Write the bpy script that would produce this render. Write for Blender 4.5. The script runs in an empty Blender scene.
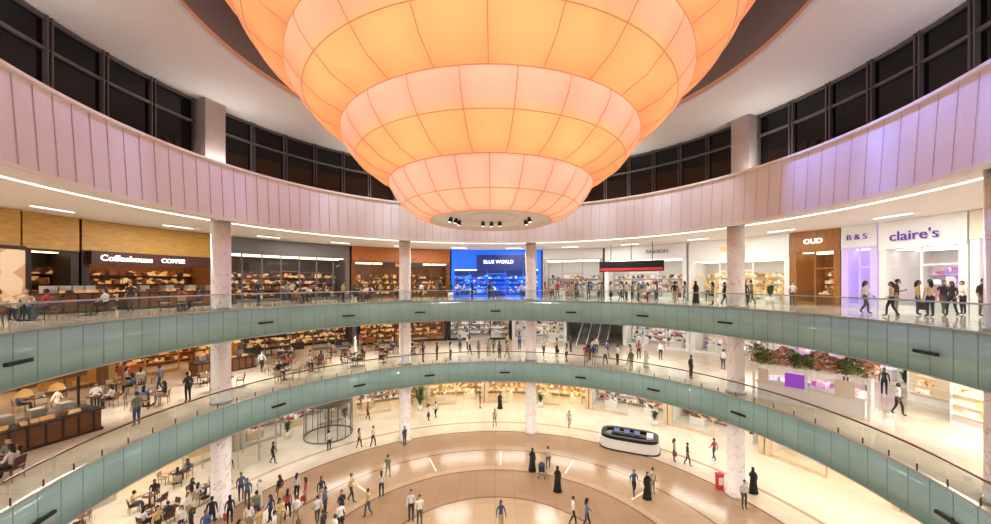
import bpy, bmesh, math, random
from mathutils import Vector, Matrix
random.seed(7)
sc=bpy.context.scene
sc.view_settings.view_transform='Standard'
sc.view_settings.look='None'
CY=16.5
GZ=0.0; L1=6.65; L2=12.2; CE=17.6; EYE=13.8
def lin(c):
    c/=255.0
    return c/12.92 if c<=0.04045 else ((c+0.055)/1.055)**2.4
def C(r,g,b): return (lin(r),lin(g),lin(b),1)
def P(a,r,z):
    t=math.radians(a); return Vector((r*math.sin(t),CY+r*math.cos(t),z))
# ---------------------------------------------------------------- materials
def mat(name,col,rough=.5,metal=0,emit=0,ecol=None,spec=None):
    m=bpy.data.materials.new(name); m.use_nodes=True
    b=m.node_tree.nodes['Principled BSDF']
    b.inputs['Base Color'].default_value=col
    b.inputs['Roughness'].default_value=rough
    b.inputs['Metallic'].default_value=metal
    if emit:
        b.inputs['Emission Color'].default_value=ecol or col
        b.inputs['Emission Strength'].default_value=emit
    if spec is not None: b.inputs['Specular IOR Level'].default_value=spec
    return m
def nodes(m): 
    return m.node_tree.nodes, m.node_tree.links, m.node_tree.nodes['Principled BSDF']
def ramp(n,stops,interp='LINEAR'):
    r=n.new('ShaderNodeValToRGB'); cr=r.color_ramp; cr.interpolation=interp
    while len(cr.elements)>1: cr.elements.remove(cr.elements[-1])
    cr.elements[0].position=stops[0][0]; cr.elements[0].color=stops[0][1]
    for p,c in stops[1:]:
        e=cr.elements.new(p); e.color=c
    return r
def noisy(name,c1,c2,scale=3,rough=.5,stretch=(1,1,1),detail=4,**k):
    m=mat(name,c1,rough,**k); n,l,b=nodes(m)
    tc=n.new('ShaderNodeTexCoord'); mp=n.new('ShaderNodeMapping'); mp.inputs['Scale'].default_value=stretch
    nz=n.new('ShaderNodeTexNoise'); nz.inputs['Scale'].default_value=scale; nz.inputs['Detail'].default_value=detail
    r=ramp(n,[(.3,c1),(.7,c2)])
    l.new(tc.outputs['Object'],mp.inputs['Vector']); l.new(mp.outputs[0],nz.inputs['Vector'])
    l.new(nz.outputs['Fac'],r.inputs[0]); l.new(r.outputs[0],b.inputs['Base Color'])
    return m
def glassmat(name,tint,k=.45,rough=0.02,base=.05):
    m=bpy.data.materials.new(name); m.use_nodes=True
    n=m.node_tree.nodes; l=m.node_tree.links; n.clear()
    o=n.new('ShaderNodeOutputMaterial'); mx=n.new('ShaderNodeMixShader'); t=n.new('ShaderNodeBsdfTransparent')
    g=n.new('ShaderNodeBsdfGlossy'); lw=n.new('ShaderNodeLayerWeight'); lw.inputs[0].default_value=.5
    p=n.new('ShaderNodeMath'); p.operation='POWER'; p.inputs[1].default_value=4
    q=n.new('ShaderNodeMath'); q.operation='MULTIPLY_ADD'; q.inputs[1].default_value=k; q.inputs[2].default_value=base
    t.inputs[0].default_value=tint; g.inputs['Roughness'].default_value=rough
    l.new(lw.outputs['Facing'],p.inputs[0]); l.new(p.outputs[0],q.inputs[0]); l.new(q.outputs[0],mx.inputs[0])
    l.new(t.outputs[0],mx.inputs[1]); l.new(g.outputs[0],mx.inputs[2]); l.new(mx.outputs[0],o.inputs[0])
    return m
def tilemat(name,c1,c2,mortar,scale,rough):
    m=mat(name,c1,rough); n,l,b=nodes(m)
    tc=n.new('ShaderNodeTexCoord'); br=n.new('ShaderNodeTexBrick'); br.offset=0
    br.inputs['Color1'].default_value=c1; br.inputs['Color2'].default_value=c2; br.inputs['Mortar'].default_value=mortar
    br.inputs['Scale'].default_value=scale; br.inputs['Mortar Size'].default_value=.008; br.inputs['Brick Width'].default_value=1; br.inputs['Row Height'].default_value=1
    l.new(tc.outputs['Object'],br.inputs['Vector']); l.new(br.outputs['Color'],b.inputs['Base Color'])
    return m
WHITE=mat('white_plaster',C(236,234,230),.6)
CEIL=mat('ceiling_white',C(240,236,231),.7)
STRIP=mat('linear_light',(1,1,1,1),.5,emit=3.0,ecol=(1,.97,.9,1))
WARM=mat('warm_light',(1,.8,.5,1),.5,emit=4.5,ecol=(1,.74,.44,1))
COOL=mat('shop_light',(1,1,1,1),.5,emit=3.4,ecol=(1,.97,.93,1))
FLOORU=tilemat('upper_floor_tile',C(224,211,194),C(214,199,180),C(180,168,150),.9,.1)
GLASS=glassmat('clear_glass',(.84,.94,.92,1),.5,.02,.08)
SGLASS=glassmat('shop_glass',(.95,.97,.97,1),.3)
FROST=noisy('teal_fascia_glass',C(144,182,182),C(160,198,198),.5,.1,emit=.06,ecol=C(130,186,186))  # faint teal emission added to lift the glass colour, no lamp behind it
JOINT=mat('fascia_joint',C(100,130,130),.4)
STEEL=mat('brushed_steel',C(200,198,194),.3,.8)
BRONZE=mat('handrail_wood',C(110,64,42),.35)
BLACK=mat('black_metal',C(18,18,20),.4)
DARK=mat('dark_brown',C(48,32,24),.5)
DGLASS=mat('dark_window_glass',C(14,13,15),.05,spec=.3)
DFRAME=mat('dark_window_frame',C(90,84,84),.45)
GREY=mat('grey_frame',C(110,106,104),.4)
PIER=noisy('pier_stone',C(160,148,144),C(176,164,158),1,.5)
PANEL=noisy('canopy_panel',C(224,222,234),C(232,230,240),.4,.45)
SEAM=mat('canopy_seam',C(170,164,178),.6)
WOODY=noisy('honey_wood_slat',C(206,160,80),C(176,128,56),2,.5,(1,1,9))
WOODB=noisy('brown_wood',C(140,88,46),C(104,62,32),2,.45,(6,6,.7))
WOODO=noisy('orange_wood',C(196,116,52),C(164,90,38),2,.45,(1,1,6))
WALN=noisy('walnut_panel',C(130,82,48),C(100,60,34),2,.45,(1,1,6))
GOLDW=noisy('gold_wood_lit',C(170,116,60),C(136,88,42),2,.4,(6,6,.7),emit=.06,ecol=C(220,150,70))
BEIGE=noisy('beige_marble',C(228,206,172),C(210,186,150),.8,.25)
CREAM=mat('cream',C(240,228,206),.5)
def goodsmat(name,cols,emit=0.25,scale=3.0):
    m=mat(name,cols[0],.5); n,l,b=nodes(m)
    tc=n.new('ShaderNodeTexCoord'); v=n.new('ShaderNodeTexVoronoi'); v.inputs['Scale'].default_value=scale
    sp=n.new('ShaderNodeSeparateColor')
    r=ramp(n,[(i/len(cols),c) for i,c in enumerate(cols)],'CONSTANT')
    l.new(tc.outputs['Object'],v.inputs['Vector']); l.new(v.outputs['Color'],sp.inputs[0]); l.new(sp.outputs[0],r.inputs[0])
    l.new(r.outputs[0],b.inputs['Base Color'])
    if emit:
        l.new(r.outputs[0],b.inputs['Emission Color']); b.inputs['Emission Strength'].default_value=emit  # self-glow put into the goods colours in place of display lighting
    return m
GOODS=goodsmat('mixed_goods',[C(230,225,215),C(170,70,66),C(70,84,130),C(225,200,160),C(50,50,55),C(200,160,90),C(200,200,210),C(235,232,226)])
GPINK=goodsmat('pink_goods',[C(240,190,210),C(220,180,230),C(250,236,242),C(200,110,160),C(245,245,250),C(180,140,215)],.4)
GWARM=goodsmat('coffee_goods',[C(130,74,35),C(226,170,100),C(60,35,20),C(226,200,150),C(100,54,30)],.35)
GGOLD=goodsmat('gold_goods',[C(240,215,160),C(220,180,110),C(250,240,220),C(160,110,60)],.4)
GBLUE=goodsmat('blue_goods',[C(30,90,235),C(60,150,255),C(20,60,200),C(190,225,255)],.8)
def marble():
    m=mat('veined_marble',C(228,208,200),.22); n,l,b=nodes(m)
    tc=n.new('ShaderNodeTexCoord'); nz=n.new('ShaderNodeTexNoise'); nz.inputs['Scale'].default_value=.9; nz.inputs['Detail'].default_value=6; nz.inputs['Distortion'].default_value=.8
    r=ramp(n,[(0,C(238,234,232)),(.482,C(242,238,236)),(.497,C(216,182,176)),(.51,C(242,238,236)),(.64,C(240,236,234)),(.65,C(222,196,190)),(.66,C(240,236,234))])
    l.new(tc.outputs['Object'],nz.inputs['Vector']); l.new(nz.outputs['Fac'],r.inputs[0]); l.new(r.outputs[0],b.inputs['Base Color'])
    return m
MARBLE=marble()
def groundmat():
    m=mat('polished_atrium_stone',C(196,160,124),.16); n,l,b=nodes(m)
    tc=n.new('ShaderNodeTexCoord'); mp=n.new('ShaderNodeMapping'); mp.inputs['Location'].default_value=(0,-CY,0)
    ln=n.new('ShaderNodeVectorMath'); ln.operation='LENGTH'
    dv=n.new('ShaderNodeMath'); dv.operation='DIVIDE'; dv.inputs[1].default_value=20
    T=C(184,154,124);T2=C(164,132,104);T3=C(194,165,134);W=C(234,225,208);D=C(134,102,78)
    r=ramp(n,[(0,T3),(.16,D),(.168,T),(.33,D),(.336,T2),(.5,D),(.506,T3),(.53,T),(.66,D),(.667,T3),(.7,T),(.845,D),(.853,W),(.95,T3),(.965,W)],'CONSTANT')
    l.new(tc.outputs['Object'],mp.inputs[0]); l.new(mp.outputs[0],ln.inputs[0]); l.new(ln.outputs['Value'],dv.inputs[0]); l.new(dv.outputs[0],r.inputs[0])
    br=n.new('ShaderNodeTexBrick'); br.offset=0; br.inputs['Color1'].default_value=(1,1,1,1); br.inputs['Color2'].default_value=(.9,.89,.88,1); br.inputs['Mortar'].default_value=(.7,.66,.63,1)
    br.inputs['Scale'].default_value=.8; br.inputs['Mortar Size'].default_value=.01; br.inputs['Brick Width'].default_value=1; br.inputs['Row Height'].default_value=1
    l.new(tc.outputs['Object'],br.inputs['Vector'])
    mx=n.new('ShaderNodeMix'); mx.data_type='RGBA'; mx.blend_type='MULTIPLY'; mx.inputs[0].default_value=1
    l.new(r.outputs[0],mx.inputs[6]); l.new(br.outputs['Color'],mx.inputs[7]); l.new(mx.outputs[2],b.inputs['Base Color'])
    return m
GROUND=groundmat()
# ---------------------------------------------------------------- mesh builder
class MB:
    def __init__(s): s.v=[];s.f=[];s.m=[];s.sm=[]
    def add(s,vs,fs,m=0,smooth=False,M=None):
        o=len(s.v)
        for v in vs:
            v=Vector(v)
            if M is not None: v=M@v
            s.v.append(v)
        for i,f in enumerate(fs):
            s.f.append([o+k for k in f]); s.m.append(m if isinstance(m,int) else m[i]); s.sm.append(smooth)
    def box(s,c,d,m=0,rz=0,M=None):
        x,y,z=[k/2 for k in d]
        T=Matrix.Translation(c)@Matrix.Rotation(rz,4,'Z')
        if M is not None: T=M@T
        s.add([(-x,-y,-z),(x,-y,-z),(x,y,-z),(-x,y,-z),(-x,-y,z),(x,-y,z),(x,y,z),(-x,y,z)],
              [(0,3,2,1),(4,5,6,7),(0,1,5,4),(1,2,6,5),(2,3,7,6),(3,0,4,7)],m,False,T)
    def pol(s,a0,a1,r0,r1,z0,z1,m=0,step=1.5,smooth=False):
        n=max(1,int(math.ceil((a1-a0)/step))); vs=[];fs=[]
        full=abs(a1-a0-360)<1e-6
        for i in range(n+1):
            a=a0+(a1-a0)*i/n
            vs+= [P(a,r0,z0),P(a,r1,z0),P(a,r1,z1),P(a,r0,z1)]
        for i in range(n):
            o=i*4
            for k in range(4):
                fs.append((o+k,o+(k+1)%4,o+4+(k+1)%4,o+4+k))
        if not full: fs+=[(3,2,1,0),(n*4,n*4+1,n*4+2,n*4+3)]
        s.add(vs,fs,m,smooth)
    def pane(s,a0,a1,r,z0,z1,m=0,step=1.5):
        n=max(1,int(math.ceil((a1-a0)/step))); vs=[];fs=[]
        for i in range(n+1):
            a=a0+(a1-a0)*i/n; vs+=[P(a,r,z0),P(a,r,z1)]
        for i in range(n): fs.append((i*2,i*2+2,i*2+3,i*2+1))
        s.add(vs,fs,m,False)
    def pbox(s,a,r,z,w,d,h,m=0):
        c=P(a,r,z+h/2); s.box(c,(w,d,h),m,-math.radians(a))
    def lathe(s,prof,c=(0,0,0),seg=24,m=0,smooth=True,cap=False):
        vs=[];fs=[];n=len(prof)
        for i in range(seg):
            t=2*math.pi*i/seg
            for r,z in prof: vs.append((c[0]+r*math.cos(t),c[1]+r*math.sin(t),c[2]+z))
        for i in range(seg):
            j=(i+1)%seg
            for k in range(n-1): fs.append((i*n+k,j*n+k,j*n+k+1,i*n+k+1))
        if cap:
            fs.append([i*n for i in range(seg)][::-1]); fs.append([i*n+n-1 for i in range(seg)])
        s.add(vs,fs,m,smooth)
    def tube(s,pts,rads,seg=8,m=0,smooth=True):
        pts=[Vector(p) for p in pts]; vs=[];fs=[]
        if not hasattr(rads,'__len__'): rads=[rads]*len(pts)
        for i,p in enumerate(pts):
            d=(pts[min(i+1,len(pts)-1)]-pts[max(i-1,0)]).normalized()
            up=Vector((0,0,1)) if abs(d.z)<.9 else Vector((1,0,0))
            x=d.cross(up).normalized(); y=x.cross(d)
            for k in range(seg):
                t=2*math.pi*k/seg; vs.append(p+(x*math.cos(t)+y*math.sin(t))*rads[i])
        for i in range(len(pts)-1):
            for k in range(seg): fs.append((i*seg+k,i*seg+(k+1)%seg,(i+1)*seg+(k+1)%seg,(i+1)*seg+k))
        fs.append(list(range(seg))[::-1]); fs.append([(len(pts)-1)*seg+k for k in range(seg)])
        s.add(vs,fs,m,smooth)
    def ball(s,c,r,m=0,su=12,sv=8,cut=None):
        prof=[(math.sin(math.pi*i/sv),-math.cos(math.pi*i/sv)) for i in range(sv+1)]
        vs=[];fs=[]
        for i in range(su):
            t=2*math.pi*i/su
            for pr,pz in prof: vs.append((c[0]+r[0]*pr*math.cos(t),c[1]+r[1]*pr*math.sin(t),c[2]+r[2]*pz))
        n=sv+1
        for i in range(su):
            j=(i+1)%su
            for k in range(sv): 
                q=(i*n+k,j*n+k,j*n+k+1,i*n+k+1)
                if cut and not cut(sum((Vector(vs[x]) for x in q),Vector())/4): continue
                fs.append(q)
        s.add(vs,fs,m,True)
    def mesh(s,name,mats):
        me=bpy.data.meshes.new(name); me.from_pydata([tuple(v) for v in s.v],[],s.f)
        for x in mats: me.materials.append(x)
        me.polygons.foreach_set('material_index',s.m); me.polygons.foreach_set('use_smooth',s.sm)
        me.update(); return me
    def obj(s,name,mats,loc=(0,0,0),rz=0,parent=None):
        return place(s.mesh(name,mats),name,loc,rz,parent)
def place(me,name,loc=(0,0,0),rz=0,parent=None,sc_=1):
    o=bpy.data.objects.new(name,me); sc.collection.objects.link(o); o.location=loc; o.rotation_euler=(0,0,rz); o.scale=(sc_,)*3
    if parent: o.parent=parent
    return o
def sign(parent,text,a,r,z,size,m,ext=.03):
    cu=bpy.data.curves.new('sign_text','FONT'); cu.body=text; cu.size=size; cu.extrude=ext; cu.align_x='CENTER'; cu.align_y='CENTER'
    cu.materials.append(m)
    o=bpy.data.objects.new('sign_lettering',cu); sc.collection.objects.link(o)
    o.location=P(a,r,z); o.rotation_euler=(math.pi/2,0,-math.radians(a)); o.parent=parent
# ---------------------------------------------------------------- room shell
RE=16.2; RO=38
b=MB(); b.pol(0,360,0.01,RO,-.3,0,0,2); b.obj('floor',[GROUND])
b=MB()
for i in range(14):
    a=2+i*360/14; b.pol(a-.3,a+.3,10.8,12.9,0.001,.006,0)
b.obj('floor_reflection_dashes',[mat('painted_reflection',C(250,230,190),.2,emit=.25)])  # pale glowing dashes painted on the floor as reflections of ceiling lights
def slab(name,z,t):
    b=MB()
    segs=[(-330,18,RO),(18,30,31)] if name=='floor_upper' else [(0,360,RO)]
    for a0,a1,ro in segs:
        b.pol(a0,a1,RE+.08,ro,z-t+.15,z,0,1.5); b.pol(a0,a1,RE+.08,ro,z-t+.05,z-t+.15,1,1.5)
    b.obj(name,[FLOORU,CEIL])
slab('floor_gallery',L1,1.75); slab('floor_upper',L2,1.75)
def fascia(z,t,nm):
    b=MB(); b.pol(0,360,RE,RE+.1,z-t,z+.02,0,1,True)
    for i in range(120):
        a=i*3; b.pol(a-.035,a+.035,RE-.006,RE+.02,z-t,z,1)
    b.pol(0,360,RE-.02,RE+.12,z-t-.06,z-t,2,1.5); b.pol(0,360,RE-.02,RE+.12,z-.02,z+.05,2,1.5)
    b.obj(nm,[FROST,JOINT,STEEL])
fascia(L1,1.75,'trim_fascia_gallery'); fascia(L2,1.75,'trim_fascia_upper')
def rail(z,nm,rm):
    b=MB()
    for i in range(90):
        a=i*4; b.pane(a+.08,a+3.92,RE+.06,z+.05,z+.9,0,2)
        b.pol(a-.06,a+.06,RE+.04,RE+.08,z,z+.3,1)
    b.pol(0,360,RE+.02,RE+.1,z+.9,z+.96,1,1.5)
    b.obj(nm,[GLASS,rm])
rail(L1,'glass_balustrade',BRONZE); rail(L2,'glass_balustrade',STEEL)
b=MB()
for z in (L2-1.0,L1-1.0):
    for a in (-108,-66,-45,-24,0,24,45,66,102):
        q=3 if z<8 else 0
        b.pbox(a+q,RE-.14,z,.9,.1,.12,0); b.pbox(a+q,RE-.05,z,.1,.12,.1,0)
b.obj('linear_loudspeaker_set',[BLACK])
# canopy ring
b=MB()
for i in range(144):
    a0=i*2.5;a1=a0+2.5
    b.add([P(a0,RE-.04,CE),P(a1,RE-.02,CE),P(a1,RE+.18,CE+3.05),P(a0,RE+.16,CE+3.05),P(a0,RE+.45,CE),P(a1,RE+.45,CE),P(a1,RE+.45,CE+3.05),P(a0,RE+.45,CE+3.05)],
      [(0,1,2,3),(0,3,7,4),(1,5,6,2),(3,2,6,7),(0,4,5,1)],0)
    d=.04
    b.add([P(a0-d,RE-.05,CE),P(a0+d,RE-.05,CE),P(a0+d,RE+.15,CE+3.05),P(a0-d,RE+.15,CE+3.05)],[(0,1,2,3)],2)
b.pol(0,360,RE-.12,RE+.3,CE-.16,CE,1,1.5)
b.pol(0,360,RE-.02,18.6,CE+3.0,CE+3.12,1,1.5)
b.obj('wall_canopy_band',[PANEL,WHITE,SEAM])
b=MB(); b.pol(0,360,RE+.3,RO,CE,CE+.2,0,2)
b.obj('ceiling',[CEIL])
def strips(z,nm):
    b=MB(); b.pol(0,360,17.9,18.02,z-.03,z-.003,0,1.5)
    for i in range(24):
        a=i*15+3; b.pol(a,a+4.2,22.8,22.92,z-.03,z-.003,0)
    b.obj(nm,[STRIP])
strips(CE,'linear_ceiling_light'); strips(L2-1.7,'linear_ceiling_light'); strips(L1-1.7,'linear_ceiling_light')
# clerestory
COLA=(-73,-27.7,11,66,107,152,-118)
b=MB(); b.pol(0,360,18.5,18.55,20.7,24.75,0,1.5); b.obj('window_1',[DGLASS])
b=MB()
for j,a0 in enumerate(sorted(COLA)):
    srt=sorted(COLA); a1=srt[(j+1)%7]+(360 if j==6 else 0)
    n=max(2,round((a1-a0-4)/6.6))
    for i in range(n+1):
        a=a0+2+(a1-a0-4)*i/n
        b.pol(a-.36,a-.2,18.3,18.5,20.7,24.7,0); b.pol(a+.2,a+.36,18.3,18.5,20.7,24.7,0)
for z in (20.7,23.25,24.52): b.pol(0,360,18.35,18.5,z,z+.13,0)
b.obj('trim_window_frame',[DFRAME])
b=MB()
for a in COLA: b.pol(a-1.9,a+1.9,17.6,18.5,20.72,24.68,0)
b.obj('wall_pier',[PIER])
b=MB(); b.pol(0,360,12.6,19,24.7,25.0,0,2); b.pol(0,360,12.6,12.75,25,28.5,1,2)
b.pol(0,360,.01,12.75,28.5,28.7,1,3)
b.pol(0,360,12.45,12.62,24.62,24.8,2,2)
b.obj('ceiling_dome_recess',[mat('soffit_white',C(220,213,208),.7),mat('recess_grey',C(116,134,160),.8),mat('recess_trim',C(200,200,205),.6)])
b=MB(); b.pol(0,360,RO,RO+.3,0,CE,0,3); b.obj('wall_outer',[WHITE])
for nm,z0,z1,r in (('wall_ground',0,4.9,30.5),('wall_gallery',L1,10.45,34),('wall_upper',L2,CE,31)):
    b=MB(); b.pol(112,248,r,r+.3,z0,z1,0,3); b.obj(nm,[WHITE])
for a in COLA:
    b=MB(); h=CE-.01
    b.lathe([(.62,0),(.62,.18),(.5,.2),(.5,h)],(0,0,0),32,0,True,True)
    for z in (L1+.01,L2+.01): b.lathe([(.5,z),(.57,z),(.57,z+.15),(.5,z+.16)],(0,0,0),32,1)
    b.obj('marble_column',[MARBLE,STEEL],P(a,17.15,0))
# ---------------------------------------------------------------- chandelier
def chandelier():
    T=[[(2.75,2.8),(3.3,2.95),(3.9,3.35),(4.3,3.85),(4.5,4.2),(4.5,4.35),(4.25,4.45)],
       [(4.2,4.38),(5.1,4.68),(5.8,5.2),(6.2,5.68),(6.35,6.0),(6.35,6.18),(6.1,6.32)],
       [(6.05,6.22),(7.1,6.65),(7.65,7.15),(8.0,7.55),(8.2,7.9),(8.2,8.1),(7.95,8.25)],
       [(7.9,8.15),(8.8,8.6),(9.4,9.1),(9.75,9.6),(9.85,9.9),(9.85,10.1),(9.6,10.3)],
       [(9.5,10.2),(10.3,10.7),(10.8,11.3),(11.1,12.0),(11.1,12.3),(10.6,12.6),(6,13.2)]]
    root=bpy.data.objects.new('tiered_chandelier',None); sc.collection.objects.link(root); root.location=(-.2,CY,EYE)
    m=bpy.data.materials.new('glowing_fabric'); m.use_nodes=True; n,l,bs=nodes(m)
    at=n.new('ShaderNodeAttribute'); at.attribute_name='glow'
    bs.inputs['Base Color'].default_value=C(140,104,84); bs.inputs['Roughness'].default_value=.8; bs.inputs['Specular IOR Level'].default_value=.1
    tc=n.new('ShaderNodeTexCoord'); nz=n.new('ShaderNodeTexNoise'); nz.inputs['Scale'].default_value=.5
    mr=n.new('ShaderNodeMapRange'); mr.inputs['From Min'].default_value=.3; mr.inputs['From Max'].default_value=.7; mr.inputs['To Min'].default_value=.82; mr.inputs['To Max'].default_value=1.02
    l.new(tc.outputs['Object'],nz.inputs['Vector']); l.new(nz.outputs['Fac'],mr.inputs['Value'])
    l.new(at.outputs['Color'],bs.inputs['Emission Color']); l.new(mr.outputs[0],bs.inputs['Emission Strength'])
    rib=mat('fabric_seam',C(150,84,50),.6,emit=.75,ecol=C(218,130,90))
    pink=Vector(C(255,190,160)[:3]); yel=Vector(C(255,198,120)[:3]); org=Vector(C(248,134,84)[:3])
    for ti,pr in enumerate(T):
        seg=96; b=MB()
        pp=[]
        for i in range(len(pr)-1):
            for k in range(3):
                t=k/3; pp.append((pr[i][0]*(1-t)+pr[i+1][0]*t,pr[i][1]*(1-t)+pr[i+1][1]*t))
        pp.append(pr[-1])
        b.lathe(pp,(0,0,0),seg,0)
        o=b.obj('fabric_tier',[m],parent=root)
        ca=o.data.color_attributes.new('glow','FLOAT_COLOR','POINT')
        for i,v in enumerate(o.data.vertices):
            t=(i%len(pp))/(len(pp)-1)
            ang=math.atan2(v.co.y,v.co.x)
            pan=abs(((ang/(2*math.pi)*24+.5*(ti%2))%1)-.5)*2
            k=min(1,max(0,(t-.33)/.08)) if ti<4 else 1
            low=max(0,1-t/.16)
            c=yel.lerp(pink,(.95 if ti<2 else .7)*k if ti<3 else .4*k)
            if ti==0: c=c.lerp(pink,.75)
            edge=max(0,math.cos(2*ang))
            top=max(0,(t-.72)/.28)
            c=c.lerp(org,min(.92,.35*low+.2*pan*pan+(.5 if ti else .12)*edge+(.05*ti if ti<4 else .35)+.2*top))
            ca.data[i].color=(c.x,c.y,c.z,1)
        b=MB()
        for i in range(24):
            t=2*math.pi*(i+.5*(ti%2))/24
            pts=[((r+.004)*math.cos(t),(r+.004)*math.sin(t),z-.004) for r,z in pr[:-1]]
            b.tube(pts,.014,5,0)
        for k in (0,2,5):
            r,z=pr[k]; 
            pts=[((r+.004)*math.cos(2*math.pi*i/96),(r+.004)*math.sin(2*math.pi*i/96),z-.004) for i in range(97)]
            b.tube(pts,.017,5,0)
        b.obj('seam_ribs',[rib],parent=root)
    b=MB(); b.lathe([(2.76,2.78),(2.76,2.98),(2.5,3.0),(0.01,3.02)],(0,0,0),48,0)
    b.lathe([(1.25,2.99),(1.25,2.94),(1.15,2.94),(1.15,2.99)],(0,0,0),32,0)
    for x,y in ((-1.8,-.2),(-1.6,.1),(-.4,.9),(0,1.0),(.4,.9),(1.7,-.2),(1.6,.5),(-1.5,.6)):
        b.tube([(x,y,3.0),(x,y,2.95)],.03,8,1); b.tube([(x,y,2.96),(x*1.03,y*1.03,2.76)],[.08,.11],10,1); b.ball((x*1.03,y*1.03,2.76),(.08,.08,.02),2)
    b.obj('base_disc_with_spotlights',[mat('base_disc',C(216,200,184),.5,emit=.2),BLACK,STRIP],parent=root)
    b=MB()
    for i in range(6):
        t=math.pi*i/3; b.tube([(8*math.cos(t),8*math.sin(t),12.8),(8*math.cos(t),8*math.sin(t),14.7)],.05,6,0)
    b.obj('suspension_rods',[STEEL],parent=root)
chandelier()
# ---------------------------------------------------------------- storefronts
def store(name,a0,a1,r,z0,h,hh,frame,header,goods,light=COOL,depth=4.5,glass=True,door=True,mull=2.0,inner=WHITE,sills=.25,shelves=True,arches=False):
    b=MB(); dg=math.degrees; w=dg(.35/r)
    b.pol(a0,a0+w,r-.12,r+.3,z0,z0+h,0); b.pol(a1-w,a1,r-.12,r+.3,z0,z0+h,0)
    b.pol(a0,a1,r-.16,r+.3,z0+h-hh,z0+h,1)
    b.pol(a0,a1,r-.2,r-.16,z0+h-hh,z0+h-hh+.08,0)
    b.pol(a0+.05,a1-.05,r+depth,r+depth+.15,z0,z0+h,3); b.pol(a0+.05,a0+.4,r+.3,r+depth,z0,z0+h,3); b.pol(a1-.4,a1-.05,r+.3,r+depth,z0,z0+h,3)
    oh=h-hh; L=math.radians(a1-a0)*r; nm=max(2,int(L/mull)); st=(a1-a0)/nm
    if glass:
        for i in range(nm):
            g0=a0+i*st;g1=g0+st
            if door and i==nm//2: 
                b.pol(g0,g1,r,r+.06,z0+2.6,z0+2.7,0); b.pane(g0,g1,r,z0+2.7,z0+oh,2)
            else:
                b.pane(g0,g1,r,z0+sills,z0+oh,2); b.pol(g0,g1,r-.02,r+.08,z0,z0+sills,0)
            b.pol(g0-w*.12,g0+w*.12,r-.03,r+.08,z0,z0+oh,0)
    b.pol(a0+.8,a1-.8,r+.8,r+1.3,z0+oh-.05,z0+oh,4); b.pol(a0+.8,a1-.8,r+2.6,r+3.1,z0+oh-.05,z0+oh,4)
    b.pol(a0+.4,a1-.4,r+.3,r+depth,z0+oh,z0+oh+.05,3)
    if shelves:
        rr=r+depth-.5
        for k in range(4):
            zz=z0+.3+k*.6
            b.pol(a0+.6,a1-.6,rr,rr+.45,zz,zz+.04,0)
            a=a0+.8
            while a<a1-1.2:
                wd=random.uniform(.2,.6); hh_=random.uniform(.2,.48)
                b.pol(a,a+dg(wd/rr),rr+.05,rr+.35,zz+.04,zz+.04+hh_,5,5); a+=dg((wd+.05)/rr)
        for i in range(max(1,int(L/3))):
            a=a0+(i+.5)*(a1-a0)/max(1,int(L/3)); q=r+random.uniform(1.4,2.2)
            b.pbox(a,q,z0,1.3,.7,.75,3)
            for k in range(4): b.pbox(a+dg((-.45+.3*k)/q),q,z0+.75,.24,.4,random.uniform(.12,.45),5)
    if arches:
        na=int(L/1.9)
        for i in range(na):
            a=a0+(i+.5)*(a1-a0)/na
            pts=[P(a+dg(.55*math.cos(t)/r),r-.2,z0+1.7+.55*math.sin(t)) for t in [math.pi*k/10 for k in range(11)]]
            pts=[P(a+dg(.55/r),r-.2,z0)]+pts+[P(a-dg(.55/r),r-.2,z0)]
            b.tube(pts,.05,6,6)
    return b.obj(name,[frame,header,SGLASS,inner,light,goods,GOLDA])
GOLDA=mat('gilded_arch',C(226,180,110),.35,emit=.35)
EW=mat('lit_letter_white',(1,1,1,1),.5,emit=2.0,ecol=(1,.97,.9,1))
EP=mat('lit_letter_purple',C(80,50,150),.5,emit=.35)
EO=mat('lit_letter_orange',C(255,150,60),.5,emit=1.2)
BLUEF=mat('blue_backlit_panel',C(30,90,205),.4,emit=.7,ecol=C(36,110,240))
NAVY=mat('navy_panel',C(24,44,110),.4,emit=.3,ecol=C(24,60,150))
LILAC=mat('lilac_backlit_panel',C(206,190,235),.4,emit=.25,ecol=C(205,180,250))
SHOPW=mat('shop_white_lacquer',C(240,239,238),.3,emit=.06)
RED=mat('red_sign',C(190,40,46),.5,emit=.3)
UH=5.38
b=MB(); b.pol(-87.4,-84.9,24.4,24.5,L2+.02,L2+3.5,0); b.pol(-87.2,-85.1,24.36,24.4,L2+.3,L2+3.3,1)
b.obj('advert_poster',[DARK,goodsmat('poster_print',[C(220,180,140),C(206,156,116),C(230,204,170)],.15,1.2)])
s=store('poster_wall_shop',-112,-84.8,25,L2,UH,2.0,WOODY,WOODY,GWARM,WARM,inner=WOODB)
s=store('wine_shelf_shop',-84.6,-79.3,25,L2,UH,2.0,DARK,WOODY,GWARM,WARM,glass=False,depth=2,inner=DARK)
s=store('coffee_shop',-79,-61.5,25,L2,UH,1.9,DARK,WOODY,GWARM,WARM,glass=False,depth=4,inner=WOODB)
b=MB(); b.pol(-78.4,-62.5,24.55,24.8,L2+2.75,L2+3.5,0); b.obj('shop_sign_board',[mat('maroon_board',C(70,32,26),.5)],parent=s)
sign(s,'Coffeehouse',-74.4,24.45,L2+3.12,.52,EW); sign(s,'COFFEE',-68.6,24.4,L2+3.12,.4,EW)
s=store('cafe_window_wall',-61,-36.5,25,L2,UH,1.3,GREY,GREY,GWARM,WARM,mull=1.4,inner=DARK)
s=store('restaurant_front',-36,-12,25,L2,UH,1.6,WOODB,WOODO,GWARM,WARM,inner=WOODB)
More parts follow.
